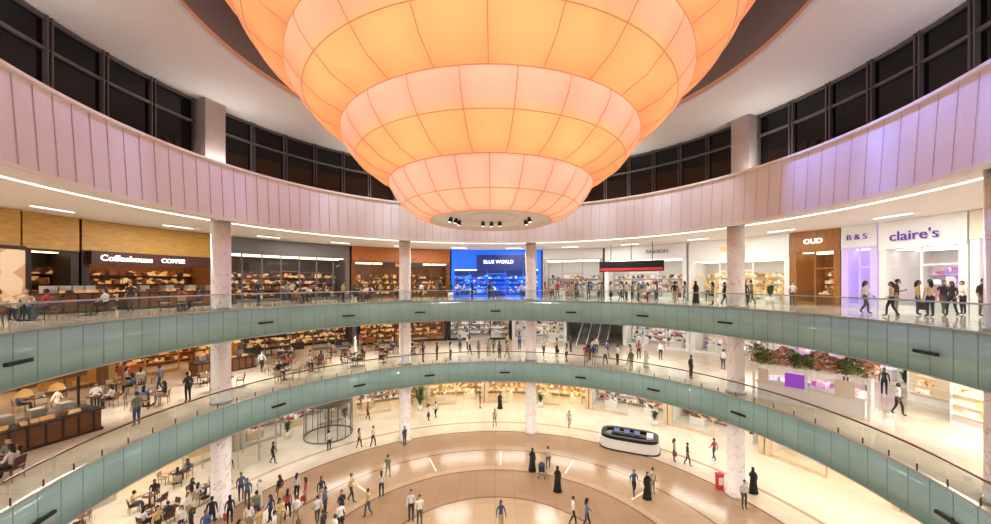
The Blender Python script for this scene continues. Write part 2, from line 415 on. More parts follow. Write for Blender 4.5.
b=MB(); b.pol(-29,-19,24.6,24.82,L2+3.2,L2+3.8,0); b.obj('shop_sign_board',[DARK],parent=s)
sign(s,'BAKERY',-24,24.5,L2+3.5,.45,EO)
s=store('electronics_shop',-11.5,12,25,L2,UH,2.2,BLUEF,BLUEF,GBLUE,COOL,inner=NAVY)
b=MB(); b.pol(-5,8,24.6,24.82,L2+3.0,L2+4.8,0); b.obj('shop_sign_board',[NAVY],parent=s)
sign(s,'BLUE WORLD',0.8,24.5,L2+4.0,.55,EW)
s=store('entrance_lobby',12.5,27.5,25,L2,UH,1.2,STEEL,WHITE,GOODS,COOL)
s=store('fashion_shop',28,46,25,L2,UH,1.4,SHOPW,SHOPW,GOODS,COOL); sign(s,'FASHION',40,24.7,L2+4.7,.5,GREY)
s=store('jewellery_shop',46.5,64,25,L2,UH,1.8,SHOPW,SHOPW,GGOLD,COOL,arches=True); sign(s,'GALLERY',55,24.7,L2+4.5,.5,EO)
s=store('perfume_shop',64.2,71,25,L2,UH,1.5,GOLDW,GOLDW,GGOLD,WARM,inner=GOLDW,mull=1.2); sign(s,'OUD',67.6,24.7,L2+4.6,.5,EW)
s=store('cosmetics_shop',71.2,75.5,25,L2,UH,1.5,LILAC,SHOPW,GPINK,COOL,inner=LILAC); sign(s,'B & S',73.3,24.7,L2+4.6,.5,EP)
s=store('accessories_shop',75.7,84.5,25,L2,UH,1.7,SHOPW,SHOPW,GPINK,COOL,inner=WHITE); sign(s,"claire's",79.6,24.7,L2+4.4,.8,EP)
s=store('gift_shop',84.7,111.5,25,L2,UH,1.5,SHOPW,CREAM,GPINK,COOL,inner=WHITE)
b=MB()
for a,w in ((31,2.2),(36,2.6),(41,2.0)):
    b.pbox(a,22,L2+2.7,w,.12,1.0,0); b.pbox(a,21.92,L2+2.8,w-.2,.02,.25,1); b.pbox(a,22,L2+3.7,.05,.05,1.68,0)
b.obj('hanging_screen_set',[BLACK,RED])
H=3.83
specs=[('noodle_bar',-111.5,-92,WOODY,WOODO,GWARM,WARM,WOODB,'NOODLES'),('grill_restaurant',-91.8,-72,WOODB,WOODY,GWARM,WARM,WOODY,'GRILL'),
('pizza_restaurant',-71.8,-55,WOODY,WOODY,GWARM,WARM,WOODO,'PIZZA'),('glass_terrace_front',-54.8,-33,GREY,GREY,GWARM,WARM,DARK,'CAFE'),
('burger_restaurant',-32.8,-12,BLACK,WOODO,GWARM,WARM,WOODO,'BURGERS'),('juice_bar',-11.8,4,BLACK,DARK,GOODS,COOL,WHITE,'JUICE BAR'),
('sports_shop',4.2,17.5,SHOPW,BLACK,GOODS,COOL,WHITE,'SPORTS'),('shoe_shop',30.5,44,SHOPW,SHOPW,GOODS,COOL,WHITE,'SHOES'),
('book_shop',44.2,58,SHOPW,SHOPW,GOODS,COOL,WHITE,'BOOKS'),('toy_shop',58.2,74,SHOPW,CREAM,GPINK,COOL,WHITE,'TOYS'),
('clothing_shop',74.2,90,SHOPW,CREAM,GGOLD,COOL,WHITE,'HOME'),('optician',90.2,111.5,SHOPW,SHOPW,GOODS,COOL,WHITE,'OPTICS')]
for nm,a0,a1,fr,hd,gd,lt,inn,tx in specs:
    s=store(nm,a0,a1,29,L1,H,.9,fr,hd,gd,lt,inner=inn,depth=4)
    sign(s,tx,(a0+a1)/2,28.75,L1+H-.45,.5,EW)
gs=[('marble_lobby_front',-111.5,-84,BEIGE,BEIGE,GOODS,COOL,WHITE,''),('glass_lobby_front',-83.8,-58,STEEL,BEIGE,GOODS,WARM,BEIGE,''),
('bank_front',-57.8,-36,STEEL,BEIGE,GOODS,COOL,BEIGE,''),('boutique',-35.8,-18,BEIGE,BEIGE,GOODS,WARM,BEIGE,'BOUTIQUE'),('watch_shop',-17.8,-3,BEIGE,BEIGE,GGOLD,WARM,CREAM,'WATCHES'),
('diamond_shop',-2.8,9,BEIGE,BEIGE,GGOLD,WARM,CREAM,'DIAMONDS'),('luxury_shop',9.2,24,BEIGE,BEIGE,GGOLD,WARM,CREAM,''),('leather_shop',24.2,42,BEIGE,BEIGE,GOODS,COOL,WHITE,'LEATHER'),
('suit_shop',42.2,60,BEIGE,CREAM,GWARM,COOL,WHITE,''),('bag_shop',60.2,78,BEIGE,CREAM,GGOLD,WARM,WHITE,'BAGS'),('silk_shop',78.2,111.5,BEIGE,CREAM,GOODS,COOL,WHITE,'SILK')]
for nm,a0,a1,fr,hd,gd,lt,inn,tx in gs:
    s=store(nm,a0,a1,25,0,4.93,1.6,fr,hd,gd,lt,inner=inn,depth=4,mull=3)
    if tx: sign(s,tx,(a0+a1)/2,24.7,4.1,.45,DARK)
# escalator
b=MB(); A=24
for off in (-1.1,1.1):
    base=P(A,27.5,L1); T=Matrix.Translation(base)@Matrix.Rotation(-math.radians(A),4,'Z')@Matrix.Translation((off,0,0))
    k=math.tan(math.radians(30))
    for i in range(24):
        b.box((0,i*.4+.2,i*.4*k+.12),(.9,.4,.24),0,0,T)
    for sx in (-.55,.55):
        b.add([T@Vector((sx+q,y,z)) for q in (-.04,.04) for y,z in ((-1,-.0),(9.6,9.6*k-.3),(9.6,9.6*k+.25),(-1,.15))],[(0,1,2,3),(7,6,5,4),(0,4,5,1),(1,5,6,2),(2,6,7,3),(3,7,4,0)],1)
        b.add([T@Vector((sx,y,z)) for y,z in ((-1,.15),(9.6,9.6*k+.25),(9.6,9.6*k+1),(-1,.9))],[(0,1,2,3)],2)
        b.tube([T@Vector((sx,-1,.9)),T@Vector((sx,0,1.0)),T@Vector((sx,9.6,9.6*k+1))],.05,6,3)
b.obj('escalator',[GREY,SHOPW,GLASS,BLACK])
# revolving door
b=MB(); 
b.lathe([(2.0,3.0),(2.05,3.0),(2.05,3.5),(0.02,3.5),(0.02,3.45)],(0,0,0),32,0); b.lathe([(2.0,0),(2.06,0),(2.06,.1),(2.0,.1)],(0,0,0),32,0)
for i in range(16):
    if i in (2,3,10,11): continue
    t0=2*math.pi*i/16;t1=2*math.pi*(i+1)/16
    b.add([(2*math.cos(t),2*math.sin(t),z) for t,z in ((t0,.1),(t1,.1),(t1,3),(t0,3))],[(0,1,2,3)],1)
    b.tube([(2*math.cos(t0),2*math.sin(t0),0),(2*math.cos(t0),2*math.sin(t0),3)],.03,6,0)
for t in (0.3,.3+math.pi/2,.3+math.pi,.3+1.5*math.pi): 
    b.add([(0,0,.1),(1.9*math.cos(t),1.9*math.sin(t),.1),(1.9*math.cos(t),1.9*math.sin(t),2.9),(0,0,2.9)],[(0,1,2,3)],1)
    b.tube([(1.9*math.cos(t),1.9*math.sin(t),.1),(1.9*math.cos(t),1.9*math.sin(t),2.9)],.03,6,0)
b.tube([(0,0,0),(0,0,3)],.06,8,0)
b.obj('revolving_door',[GREY,SGLASS],P(-43,22.3,0))
b=MB()
for x in (-2,-.7,.7,2):
    b.box((x,-1.2,1.6),(.08,.08,3.2),0); b.box((x,1.2,1.6),(.08,.08,3.2),0)
b.box((0,0,3.3),(4.3,2.7,.3),0)
for x in (-1.35,1.35): b.add([(x-.65,-1.2,0),(x+.65,-1.2,0),(x+.65,-1.2,3.1),(x-.65,-1.2,3.1)],[(0,1,2,3)],1)
for x in (-2,2): b.add([(x,-1.2,0),(x,1.2,0),(x,1.2,3.1),(x,-1.2,3.1)],[(0,1,2,3)],1)
b.obj('entrance_vestibule',[STEEL,SGLASS],P(-60,22.8,0),math.radians(60))
# ---------------------------------------------------------------- kiosks
def oval(b,rx,ry,w,z0,z1,m,seg=48,e=2.0):
    vs=[];fs=[]
    def q(x): return math.copysign(abs(x)**(2/e),x)
    for i in range(seg):
        t=2*math.pi*i/seg; c,s_=q(math.cos(t)),q(math.sin(t))
        vs+=[((rx-w)*c,(ry-w)*s_,z0),(rx*c,ry*s_,z0),(rx*c,ry*s_,z1),((rx-w)*c,(ry-w)*s_,z1)]
    for i in range(seg):
        j=(i+1)%seg
        for k in range(4): fs.append((i*4+k,j*4+k,j*4+(k+1)%4,i*4+(k+1)%4))
    b.add(vs,fs,m,False)
b=MB(); oval(b,2.4,1.35,.6,0,.1,1,e=3.6); oval(b,2.35,1.3,.5,.1,.8,0,e=3.6); oval(b,2.4,1.35,.55,.8,.86,0,e=3.6); oval(b,2.25,1.22,.35,.86,1.12,1,e=3.6)
b.box((0,0,.5),(2.8,.6,1.0),1); b.box((0,0,1.02),(2.9,.7,.05),1)
for x in (-1.0,-.2,.6):
    b.box((x,0,1.25),(.5,.05,.34),1); b.box((x,-.035,1.25),(.46,.02,.3),3)
b.box((1.6,0,1.1),(.5,1.0,.2),0)
b.obj('information_counter',[SHOPW,BLACK,SGLASS,mat('screen_blue',C(130,160,200),.3,emit=.35)],(11.3,30.4,0),-.42)
# flower kiosk
b=MB(); Lk=5.0;W=2.2
for x in (-Lk/2,0,Lk/2):
    for y in (-W/2,W/2): b.box((x,y,1.1),(.12,.12,2.2),0)
b.box((0,0,2.2),(Lk+.3,W+.3,.12),0); b.box((0,0,.5),(Lk-.3,W-.3,1.0),0); b.box((0,0,1.04),(Lk-.1,W-.1,.06),1)
b.box((-.5,-W/2-.03,1.45),(.9,.06,.8),2); b.box((1.6,-W/2-.03,1.45),(.8,.06,.9),3); b.box((-2,-W/2-.03,1.45),(.5,.06,.9),3)
for i in range(30): b.box((random.uniform(-2,2),random.uniform(-.7,.7),1.17),(.2,.2,random.uniform(.15,.4)),4)
kio=b.obj('beauty_kiosk',[SHOPW,WHITE,mat('purple_screen',C(130,60,180),.3,emit=.7),mat('white_display',C(220,205,190),.4,emit=.1),GPINK],(18.6,21.3,L1),math.radians(-50))
b=MB()
for i in range(3200):
    x=random.uniform(-Lk/2-.3,Lk/2+.3); y=random.gauss(0,.75); y=max(-1.4,min(1.4,y))
    z=2.28+random.uniform(0,.75)*(1-(y/1.6)**2)*(1+.3*math.sin(x*4))
    M=Matrix.Translation((x,y,z))@Matrix.Rotation(random.uniform(0,6),4,Vector((random.random()-.5,random.random()-.5,random.random())).normalized())
    q=random.uniform(.08,.16); hot=math.sin(x*3.1+y)+random.gauss(0,.6)
    b.add([(-q,0,0),(0,-q*.5,.02),(q,0,0),(0,q*.5,.02),(0,0,.05)],[(0,1,4),(1,2,4),(2,3,4),(3,0,4)],random.choice((1,2,3,3,2)) if hot>.2 else random.choice((0,0,0,4)),False,M)
b.obj('flower_garland',[mat('leaf_green',C(126,142,76),.6),mat('petal_pink',C(226,140,136),.6),mat('petal_white',C(240,220,204),.6),mat('petal_orange',C(220,130,84),.6),mat('leaf_dark',C(84,100,54),.6)],parent=kio)
for a,r in ((88,23.5),(80,26),(96,22)):
    b=MB(); b.box((0,0,1.1),(2.2,.4,2.2),0); b.box((0,-.22,1.2),(1.9,.04,1.6),1); b.box((0,0,2.25),(2.4,.6,.1),0)
    for k in range(3): b.box((0,-.32,.6+.5*k),(1.9,.22,.04),0); b.box((random.uniform(-.5,.5),-.32,.75+.5*k),(.6,.15,.25),2)
    b.obj('display_stand',[SHOPW,mat('tan_display',C(226,204,170),.4,emit=.15),GGOLD],P(a,r,L1),-math.radians(a))
def counter(nm,loc,rz,Lc=4.2,canopy=True):
    b=MB(); b.box((0,0,.5),(Lc,1.6,1.0),0); b.box((0,0,1.03),(Lc+.2,1.8,.07),1); b.box((0,0,.06),(Lc+.1,1.7,.12),1)
    n=int(Lc/.5)
    for i in range(n): b.box((-Lc/2+.25+i*Lc/n,-.82,.55),(.06,.05,.85),1)
    b.box((0,-.5,1.28),(Lc*.8,.5,.42),2)
    for i in range(14): b.box((random.uniform(-Lc/2.6,Lc/2.6),-.5,1.15),(.2,.2,.14),3)
    for i in range(4): b.box((-Lc/3+i*Lc/4.5,.4,1.25),(.45,.45,.4),4)
    if canopy:
        for x in (-Lc/2.2,Lc/2.2): b.box((x,.5,1.9),(.08,.08,1.8),1)
        b.box((0,.5,2.75),(Lc,.5,.3),0)
        for x in (-1,0,1): b.lathe([(.28,-.32),(.2,-.1),(.05,0),(.02,.01)],(x,.1,2.5),14,6); b.ball((x,.1,2.22),(.09,.09,.09),5)
    return b.obj(nm,[WALN,DARK,SGLASS,GWARM,STEEL,WARM,GOLDA],loc,rz)
counter('cafe_counter',P(-92,20.6,L1),math.radians(75))
counter('coffee_counter',P(-69,23,L2),math.radians(70),6.0,False)
counter('drinks_counter',P(-60,25.5,L1),math.radians(60),4)
counter('dessert_counter',P(-82.5,23,L2),math.radians(81),2.4,False)
# ---------------------------------------------------------------- furniture
WOODT=mat('table_wood',C(110,70,42),.4); CUSH=mat('seat_cushion',C(82,50,38),.7)
def table_mesh():
    b=MB(); b.lathe([(.36,.71),(.38,.73),(.38,.75),(.0001,.755)],(0,0,0),20,0); b.lathe([(.36,.71),(.0001,.71)],(0,0,0),20,0)
    b.tube([(0,0,.03),(0,0,.71)],.035,8,1); b.lathe([(.25,0),(.25,.02),(.06,.05),(.03,.06)],(0,0,0),20,1)
    b.lathe([(.03,.755),(.04,.85),(.035,.85),(.0001,.77)],(.12,.08,0),10,2); b.lathe([(.09,.757),(.11,.775),(.0001,.765)],(-.12,-.08,0),12,2)
    return b.mesh('round_table',[WOODT,BLACK,WHITE])
def chair_mesh(c):
    b=MB()
    for x,y in ((-.19,-.19),(.19,-.19),(-.19,.19),(.19,.19)): b.tube([(x*1.08,y*1.08,0),(x,y,.44)],[.014,.02],6,0)
    b.box((0,0,.45),(.44,.44,.05),1)
    for x in (-.19,.19): b.tube([(x,.2,.44),(x,.26,.86)],.018,6,0)
    b.add([(-.2,.225,.58),(.2,.225,.58),(.2,.27,.88),(-.2,.27,.88),(-.2,.25,.575),(.2,.25,.575),(.2,.295,.875),(-.2,.295,.875)],[(0,1,2,3),(7,6,5,4),(0,4,5,1),(1,5,6,2),(2,6,7,3),(3,7,4,0)],1)
    for x in (-.21,.21): b.tube([(x,.21,.66),(x,-.16,.65),(x,-.19,.45)],.015,6,0)
    return b.mesh('dining_chair',[WOODT,c])
TM=table_mesh(); CM=[chair_mesh(CUSH),chair_mesh(mat('cream_cushion',C(180,160,134),.7)),chair_mesh(mat('tan_cushion',C(140,90,60),.7))]
# ---------------------------------------------------------------- people
def rndmat(name,cols,mul,rough=.8):
    m=mat(name,cols[0],rough); n,l,b=nodes(m)
    oi=n.new('ShaderNodeObjectInfo'); mu=n.new('ShaderNodeMath'); mu.operation='MULTIPLY'; mu.inputs[1].default_value=mul
    fr=n.new('ShaderNodeMath'); fr.operation='FRACT'; r=ramp(n,[(i/len(cols),c) for i,c in enumerate(cols)],'CONSTANT')
    l.new(oi.outputs['Random'],mu.inputs[0]); l.new(mu.outputs[0],fr.inputs[0]); l.new(fr.outputs[0],r.inputs[0]); l.new(r.outputs[0],b.inputs['Base Color'])
    return m
SHIRT=rndmat('shirt_cloth',[C(214,212,208),C(56,58,66),C(170,70,66),C(84,104,146),C(200,180,156),C(46,46,52),C(232,230,226),C(120,134,110),C(226,222,216),C(200,170,110),C(60,76,112),C(206,200,190)],1)
PANTS=rndmat('trouser_cloth',[C(42,46,60),C(36,36,40),C(90,86,80),C(70,84,114),C(166,150,126),C(44,44,48)],7.3)
SKIN=rndmat('skin',[C(196,146,116),C(160,112,84),C(214,168,140),C(136,94,72)],13.1,.5)
HAIR=rndmat('hair',[C(22,16,14),C(40,28,20),C(16,14,14),C(70,46,30)],5.7,.6)
SHOE=mat('shoe_leather',C(40,34,32),.5); BLK=mat('black_robe',C(20,20,23),.75); WHT=mat('white_robe',C(232,230,226),.75); EYEM=mat('eye_dark',C(20,16,14),.3)
BAG=rndmat('bag_cloth',[C(180,60,50),C(230,220,200),C(60,40,30),C(200,160,90)],9.1)
PM=[SHIRT,PANTS,SKIN,HAIR,SHOE,BLK,WHT,EYEM,BAG]
def person(name,pose,kind='man'):
    J={'pel':((0,0,.97),(.15,.105)),'sp':((0,.0,1.12),(.13,.095)),'ch':((0,0,1.31),(.165,.11)),'nl':((0,.01,1.45),(.085,.07)),'nk':((0,-.005,1.53),(.05,.052)),
       'hd':((0,-.01,1.58),(.045,.05))}
    for s_,sx in (('L',1),('R',-1)):
        J['sh'+s_]=((.175*sx,.0,1.41),(.062,.062)); J['el'+s_]=((.225*sx,.03,1.14),(.042,.042)); J['wr'+s_]=((.235*sx,-.04,.9),(.028,.028)); J['pa'+s_]=((.235*sx,-.06,.82),(.02,.036))
        J['hi'+s_]=((.09*sx,0,.88),(.09,.09)); J['kn'+s_]=((.1*sx,-.01,.5),(.06,.06)); J['an'+s_]=((.1*sx,.02,.09),(.042,.042)); J['to'+s_]=((.115*sx,-.13,.045),(.042,.035))
    if kind!='man':
        J['ch']=((0,-.01,1.31),(.145,.11)); J['sp']=((0,0,1.12),(.11,.09))
        for s_,sx in (('L',1),('R',-1)): J['sh'+s_]=((.155*sx,0,1.40),(.052,.052)); 
    for k,v in pose.items(): J[k]=(v,J[k][1])
    E=[('pel','sp','t'),('sp','ch','t'),('ch','nl','t'),('nl','nk','n'),('nk','hd','n')]
    for s_ in 'LR': E+=[('ch','sh'+s_,'t'),('sh'+s_,'el'+s_,'u'),('el'+s_,'wr'+s_,'f'),('wr'+s_,'pa'+s_,'h'),('pel','hi'+s_,'p'),('hi'+s_,'kn'+s_,'p'),('kn'+s_,'an'+s_,'p'),('an'+s_,'to'+s_,'s')]
    if kind in('abaya','kandura'): E=[e for e in E if e[2] not in ('p','s')]
    names=[k for k in J if any(k in e[:2] for e in E)]
    me=bpy.data.meshes.new('tmp'); me.from_pydata([J[k][0] for k in names],[(names.index(e[0]),names.index(e[1])) for e in E],[])
    ob=bpy.data.objects.new('tmp',me); sc.collection.objects.link(ob)
    ob.modifiers.new('s','SKIN')
    if not me.skin_vertices:
        bm=bmesh.new(); bm.from_mesh(me); bm.verts.layers.skin.verify(); bm.to_mesh(me); bm.free()
    for i,k in enumerate(names):
        sv=me.skin_vertices[0].data[i]; sv.radius=J[k][1]; sv.use_root=(k=='pel')
    su=ob.modifiers.new('u','SUBSURF'); su.levels=1
    dg=bpy.context.evaluated_depsgraph_get(); dg.update()
    em=bpy.data.meshes.new_from_object(ob.evaluated_get(dg))
    b=MB(); ms=[]
    lab={'t':0,'u':0,'f':2,'h':2,'n':2,'p':1,'s':4}
    if kind=='abaya': lab={k:(2 if k=='h' else 5) for k in lab}
    if kind=='kandura': lab={k:(2 if k in 'hn' else 6) for k in lab}
    if kind=='woman': lab['f']=0
    for p in em.polygons:
        c=p.center; best=9;bl='t'
        for e in E:
            a=Vector(J[e[0]][0]); d=Vector(J[e[1]][0])-a; t=max(0,min(1,(c-a).dot(d)/d.length_squared)); q=(c-(a+d*t)).length-.5*max(J[e[0]][1])
            if q<best: best=q;bl=e[2]
        ms.append(lab[bl])
    b.add([v.co for v in em.vertices],[list(p.vertices) for p in em.polygons],ms,True)
    bpy.data.objects.remove(ob); bpy.data.meshes.remove(em); bpy.data.meshes.remove(me)
    if kind in('abaya','kandura'):
        mi=5 if kind=='abaya' else 6
        prof=[(.13,1.36),(.17,1.28),(.165,1.1),(.19,.95),(.21,.6),(.25,.25),(.29,.04),(.27,.03)]
        vs=[];fs=[];sg=20
        for i in range(sg):
            t=2*math.pi*i/sg
            for r,z in prof:
                w=1+.06*math.sin(5*t)*(1-z/1.4); vs.append((r*1.05*w*math.cos(t),r*.78*w*math.sin(t),z))
        n=len(prof)
        for i in range(sg):
            j=(i+1)%sg
            for k in range(n-1): fs.append((i*n+k,j*n+k,j*n+k+1,i*n+k+1))
        b.add(vs,fs,mi,True)
        for sx in(-.09,.09): b.ball((sx,-.14,.035),(.045,.12,.035),4)
    h=Vector(J['hd'][0])+Vector((0,-.015,.065)); 
    b.ball(h,(.074,.092,.112),2,14,10)
    b.ball(h+Vector((0,-.06,-.055)),(.045,.04,.045),2,8,6)
    b.add([h+Vector(v) for v in ((0,-.088,.02),(-.014,-.088,-.025),(.014,-.088,-.025),(0,-.115,-.022))],[(0,1,3),(0,3,2),(1,2,3)],2)
    for sx in(-1,1):
        b.ball(h+Vector((.028*sx,-.083,.012)),(.012,.008,.008),7,6,4); b.ball(h+Vector((.076*sx,0,-.005)),(.012,.02,.03),2,6,5)
    b.box(h+Vector((0,-.092,-.055)),(.04,.01,.008),8 if kind!='man' else 7)
    if kind=='abaya':
        b.ball(h+Vector((0,.012,0)),(.09,.105,.128),5,14,10,cut=lambda c:not(c.y<h.y-.05 and c.z<h.z+.07))
        b.tube([h+Vector((0,.02,-.06)),h+Vector((0,.02,-.16)),h+Vector((0,.01,-.27))],[.085,.1,.15],12,5)
    elif kind=='kandura':
        b.ball(h+Vector((0,.012,.01)),(.088,.1,.118),6,14,10,cut=lambda c:not(c.y<h.y-.04 and c.z<h.z+.06))
        b.tube([h+Vector((0,.05,-.02)),h+Vector((0,.08,-.14)),h+Vector((0,.08,-.26))],[.07,.09,.11],10,6)
        b.lathe([(.08,.06),(.09,.066),(.09,.08),(.08,.086)],tuple(h+Vector((0,.01,0))),14,5)
    else:
        b.ball(h+Vector((0,.012,.012)),(.082,.098,.115),3,14,10,cut=lambda c:not((c.y<h.y-.02 and c.z<h.z+.055) or c.z<h.z-.06))
        if kind=='woman': b.tube([h+Vector((0,.05,.06)),h+Vector((0,.075,-.05)),h+Vector((0,.085,-.2)),h+Vector((0,.08,-.3))],[.06,.075,.07,.03],10,3)
    for s_,sx in (('L',1),('R',-1)):
        w=Vector(J['wr'+s_][0]); p=Vector(J['pa'+s_][0]); d=(p-w).normalized(); side=d.cross(Vector((sx,0,0)))
        if side.length<.2: side=Vector((0,0,1))
        side.normalize(); inn=Vector((-sx,0,0))
        for k,(o,L_) in enumerate(((-.028,.065),(-.009,.078),(.010,.073),(.028,.055))):
            q=p+side*o; b.tube([q,q+d*L_*.55,q+d*L_*.95+inn*.018],[.009,.0085,.006],5,2)
        q=w+d*.035-side*.025; b.tube([q,q-side*.028+d*.03,q-side*.03+d*.06+inn*.012],[.011,.010,.007],5,2)
    if name.startswith('shopping'):
        q=Vector(J['paL'][0])+Vector((0,0,-.1)); b.tube([q+Vector((0,-.08,-.06)),q+Vector((0,0,.06)),q+Vector((0,.08,-.06))],.006,5,8)
        b.box(q+Vector((0,0,-.22)),(.12,.3,.34),8)
    return b.mesh(name,PM)
walk={'elL':(.22,-.08,1.15),'wrL':(.215,-.22,.98),'paL':(.21,-.28,.93),'elR':(-.22,.1,1.15),'wrR':(-.23,.1,.91),'paR':(-.23,.08,.83),
 'knL':(.1,.02,.5),'anL':(.1,.22,.13),'toL':(.11,.1,.045),'knR':(-.1,-.13,.52),'anR':(-.1,-.15,.09),'toR':(-.11,-.31,.05)}
phone={'elL':(.23,.0,1.14),'wrL':(.13,-.22,1.2),'paL':(.09,-.28,1.24),'hd':(0,-.035,1.575)}
sit={'pel':(0,.06,.56),'sp':(0,.07,.72),'ch':(0,.04,.91),'nl':(0,.03,1.05),'nk':(0,.0,1.12),'hd':(0,-.01,1.17),
 'shL':(.175,.04,1.0),'shR':(-.175,.04,1.0),'elL':(.23,-.02,.76),'wrL':(.16,-.24,.8),'paL':(.13,-.3,.82),'elR':(-.23,-.02,.76),'wrR':(-.16,-.2,.68),'paR':(-.14,-.27,.64),
 'hiL':(.1,.0,.55),'hiR':(-.1,.0,.55),'knL':(.12,-.38,.53),'knR':(-.12,-.38,.53),'anL':(.12,-.36,.09),'anR':(-.12,-.42,.09),'toL':(.13,-.5,.045),'toR':(-.13,-.56,.045)}
PE={'standing_man':person('standing_man',{}),'walking_man':person('walking_man',walk),'man_using_phone':person('man_using_phone',phone),
'standing_woman':person('standing_woman',{},'woman'),'walking_woman':person('walking_woman',walk,'woman'),
'shopping_woman':person('shopping_woman',{},'woman'),'woman_in_black_robe':person('woman_in_black_robe',phone,'abaya'),'man_in_white_robe':person('man_in_white_robe',{},'kandura'),
'seated_man':person('seated_man',sit),'seated_woman':person('seated_woman',sit,'woman')}
KST=['standing_man','walking_man','man_using_phone','standing_woman','walking_woman','shopping_woman','woman_in_black_robe','man_in_white_robe']
WTS=[6,6,4,4,5,4,.7,.7]
used=[]
def free(x,y,z,d=.6):
    for (u,v,w,dd) in used:
        if abs(w-z)<1 and (u-x)**2+(v-y)**2<((d+dd)/2)**2: return False
    return True
for a in COLA:
    p=P(a,17.15,0)
    for z in (0,L1,L2): used.append((p.x,p.y,z,1.5))
PLANTS=((-38,24.2,0),(-50,24.2,0),(-20,24,0),(-24,22.5,0),(12,24,0),(40,24,0),(62,24,L2),(-36,23.9,L2),(-12,23.9,L2),(75,28,L1),(58,28,L1))
for a,r,z in PLANTS:
    p=P(a,r,z); used.append((p.x,p.y,z,1.3))
for (p,z,d) in ((Vector((11.3,30.4)),0,6.2),(Vector((18.6,21.3)),L1,5.4),(P(-43,22.3,0),0,4.6),(P(-60,22.8,0),0,4.8),(P(-92,20.6,0),L1,4.8),(P(-69,23,0),L2,6.4),(P(-60,25.5,0),L1,4.6),(P(-82.5,23,0),L2,3.3),
                (P(88,23.5,0),L1,2.6),(P(80,26,0),L1,2.6),(P(96,22,0),L1,2.6),(Vector((0,0)),L2,4),(Vector((15.0,24.1)),0,.8),(Vector((3.4,25.6)),0,1.2)):
    used.append((p[0],p[1],z,d))
def put(kind,x,y,z,rz=None,d=.5,force=True):
    if not force and not free(x,y,z,d): return None
    used.append((x,y,z,d))
    return place(PE[kind],kind,(x,y,z),random.uniform(0,6.28) if rz is None else rz,None,random.uniform(.94,1.04))
def crowd(a0,a1,r0,r1,z,n,kinds=KST,w=WTS,d=.75):
    k=0
    for _ in range(n*6):
        if k>=n: break
        a=random.uniform(a0,a1); r=math.sqrt(random.uniform(r0*r0,r1*r1)); p=P(a,r,z)
        if put(random.choices(kinds,w)[0],p.x,p.y,z,force=False,d=d): k+=1
def dining(a0,a1,r0,r1,z,n,occ=.6):
    k=0
    for _ in range(n*10):
        if k>=n: break
        a=random.uniform(a0,a1); r=random.uniform(r0,r1); p=P(a,r,z)
        if not free(p.x,p.y,z,2.4): continue
        used.append((p.x,p.y,z,2.4)); k+=1
        place(TM,'round_table',(p.x,p.y,z)); nc=random.choice((2,3,4)); t0=random.uniform(0,6.28); cm=random.choice(CM)
        for i in range(nc):
            t=t0+2*math.pi*i/nc; q=Vector((p.x+.72*math.cos(t),p.y+.72*math.sin(t),z)); rz=t-math.pi/2
            place(cm,'dining_chair',q,rz)
            if random.random()<occ: place(PE[random.choice(('seated_man','seated_woman'))],'seated_person',q,rz)
G=[(-11.4,30.1,'walking_woman',2.6),(-10.3,30.3,'walking_man',2.8),(-7.7,30.5,'standing_man',1),(-6.7,36,'shopping_woman',2),(-6.1,36.8,'walking_man',4),(-7.35,23.2,'standing_woman',3.4),
(-7.6,25.4,'walking_man',3),(-9.1,22.7,'walking_man',1.7),(.5,39.5,'woman_in_black_robe',0),(2.7,26.4,'woman_in_black_robe',2.9),(3.9,26.7,'walking_man',2.9),(4.1,23.8,'woman_in_black_robe',3.1),
(4.4,20.4,'walking_man',1.5),(5.1,20.1,'walking_woman',1.6),(9.0,23.4,'walking_man',.2),(9.7,23.0,'woman_in_black_robe',.1),(10.3,23.6,'standing_man',.3),(13.8,27.8,'shopping_woman',1.2),(14.5,27.2,'walking_man',1.3),
(15.2,22.0,'man_using_phone',0),(16.9,23.6,'woman_in_black_robe',3),(.3,20.0,'walking_woman',.3),(-4.3,20.4,'standing_man',.5),(-4.9,20.9,'standing_woman',.2),(7.0,34.2,'walking_woman',0),
(-18.5,25,'standing_man',1),(-17,27.5,'walking_man',2)]
for x,y,k,h in G: put(k,x,y,0,h)
put('walking_man',21.8,19.5,L1,1.2); put('standing_man',14.6,26.9,L1,0.5)
dining(-110,-20,18.6,22.0,L2,32,.5)
dining(-112,-22,18.4,27.0,L1,60,.5)
dining(-86,-66,19.5,24,0,8,.6)
def blob(cx,cy,sx,sy,n,z=0):
    k=0
    for _ in range(n*8):
        if k>=n: break
        x=random.gauss(cx,sx);y=random.gauss(cy,sy)
        if put(random.choices(KST,[5,5,3,4,4,3,.5,.5])[0],x,y,z,force=False,d=.8): k+=1
blob(-12.6,20.7,1.9,1.2,24); blob(-9,19.4,1.2,.9,5); blob(-16,20.5,1.2,1.4,6)
crowd(-50,60,18,24,0,5)
b=MB()
for x in (-.24,.24):
    for y in (-.32,.3):
        pts=[(x,y+.1*math.cos(2*math.pi*i/12),.12+.1*math.sin(2*math.pi*i/12)) for i in range(13)]; b.tube(pts,.022,6,0)
    b.tube([(x,-.32,.12),(x,.1,.55),(x,.5,1.02)],.015,6,1); b.tube([(x,.3,.12),(x,-.1,.6)],.015,6,1)
b.tube([(-.24,.5,1.02),(.24,.5,1.02)],.018,6,0); b.box((0,-.05,.5),(.4,.55,.1),2); b.box((0,.2,.72),(.4,.08,.45),2)
b.ball((0,.08,.85),(.23,.3,.25),2,12,8,cut=lambda c:c.z>.85)
b.obj('baby_stroller',[BLACK,STEEL,mat('stroller_cloth',C(50,54,70),.8)],(3.3,25.6,0),2.9)
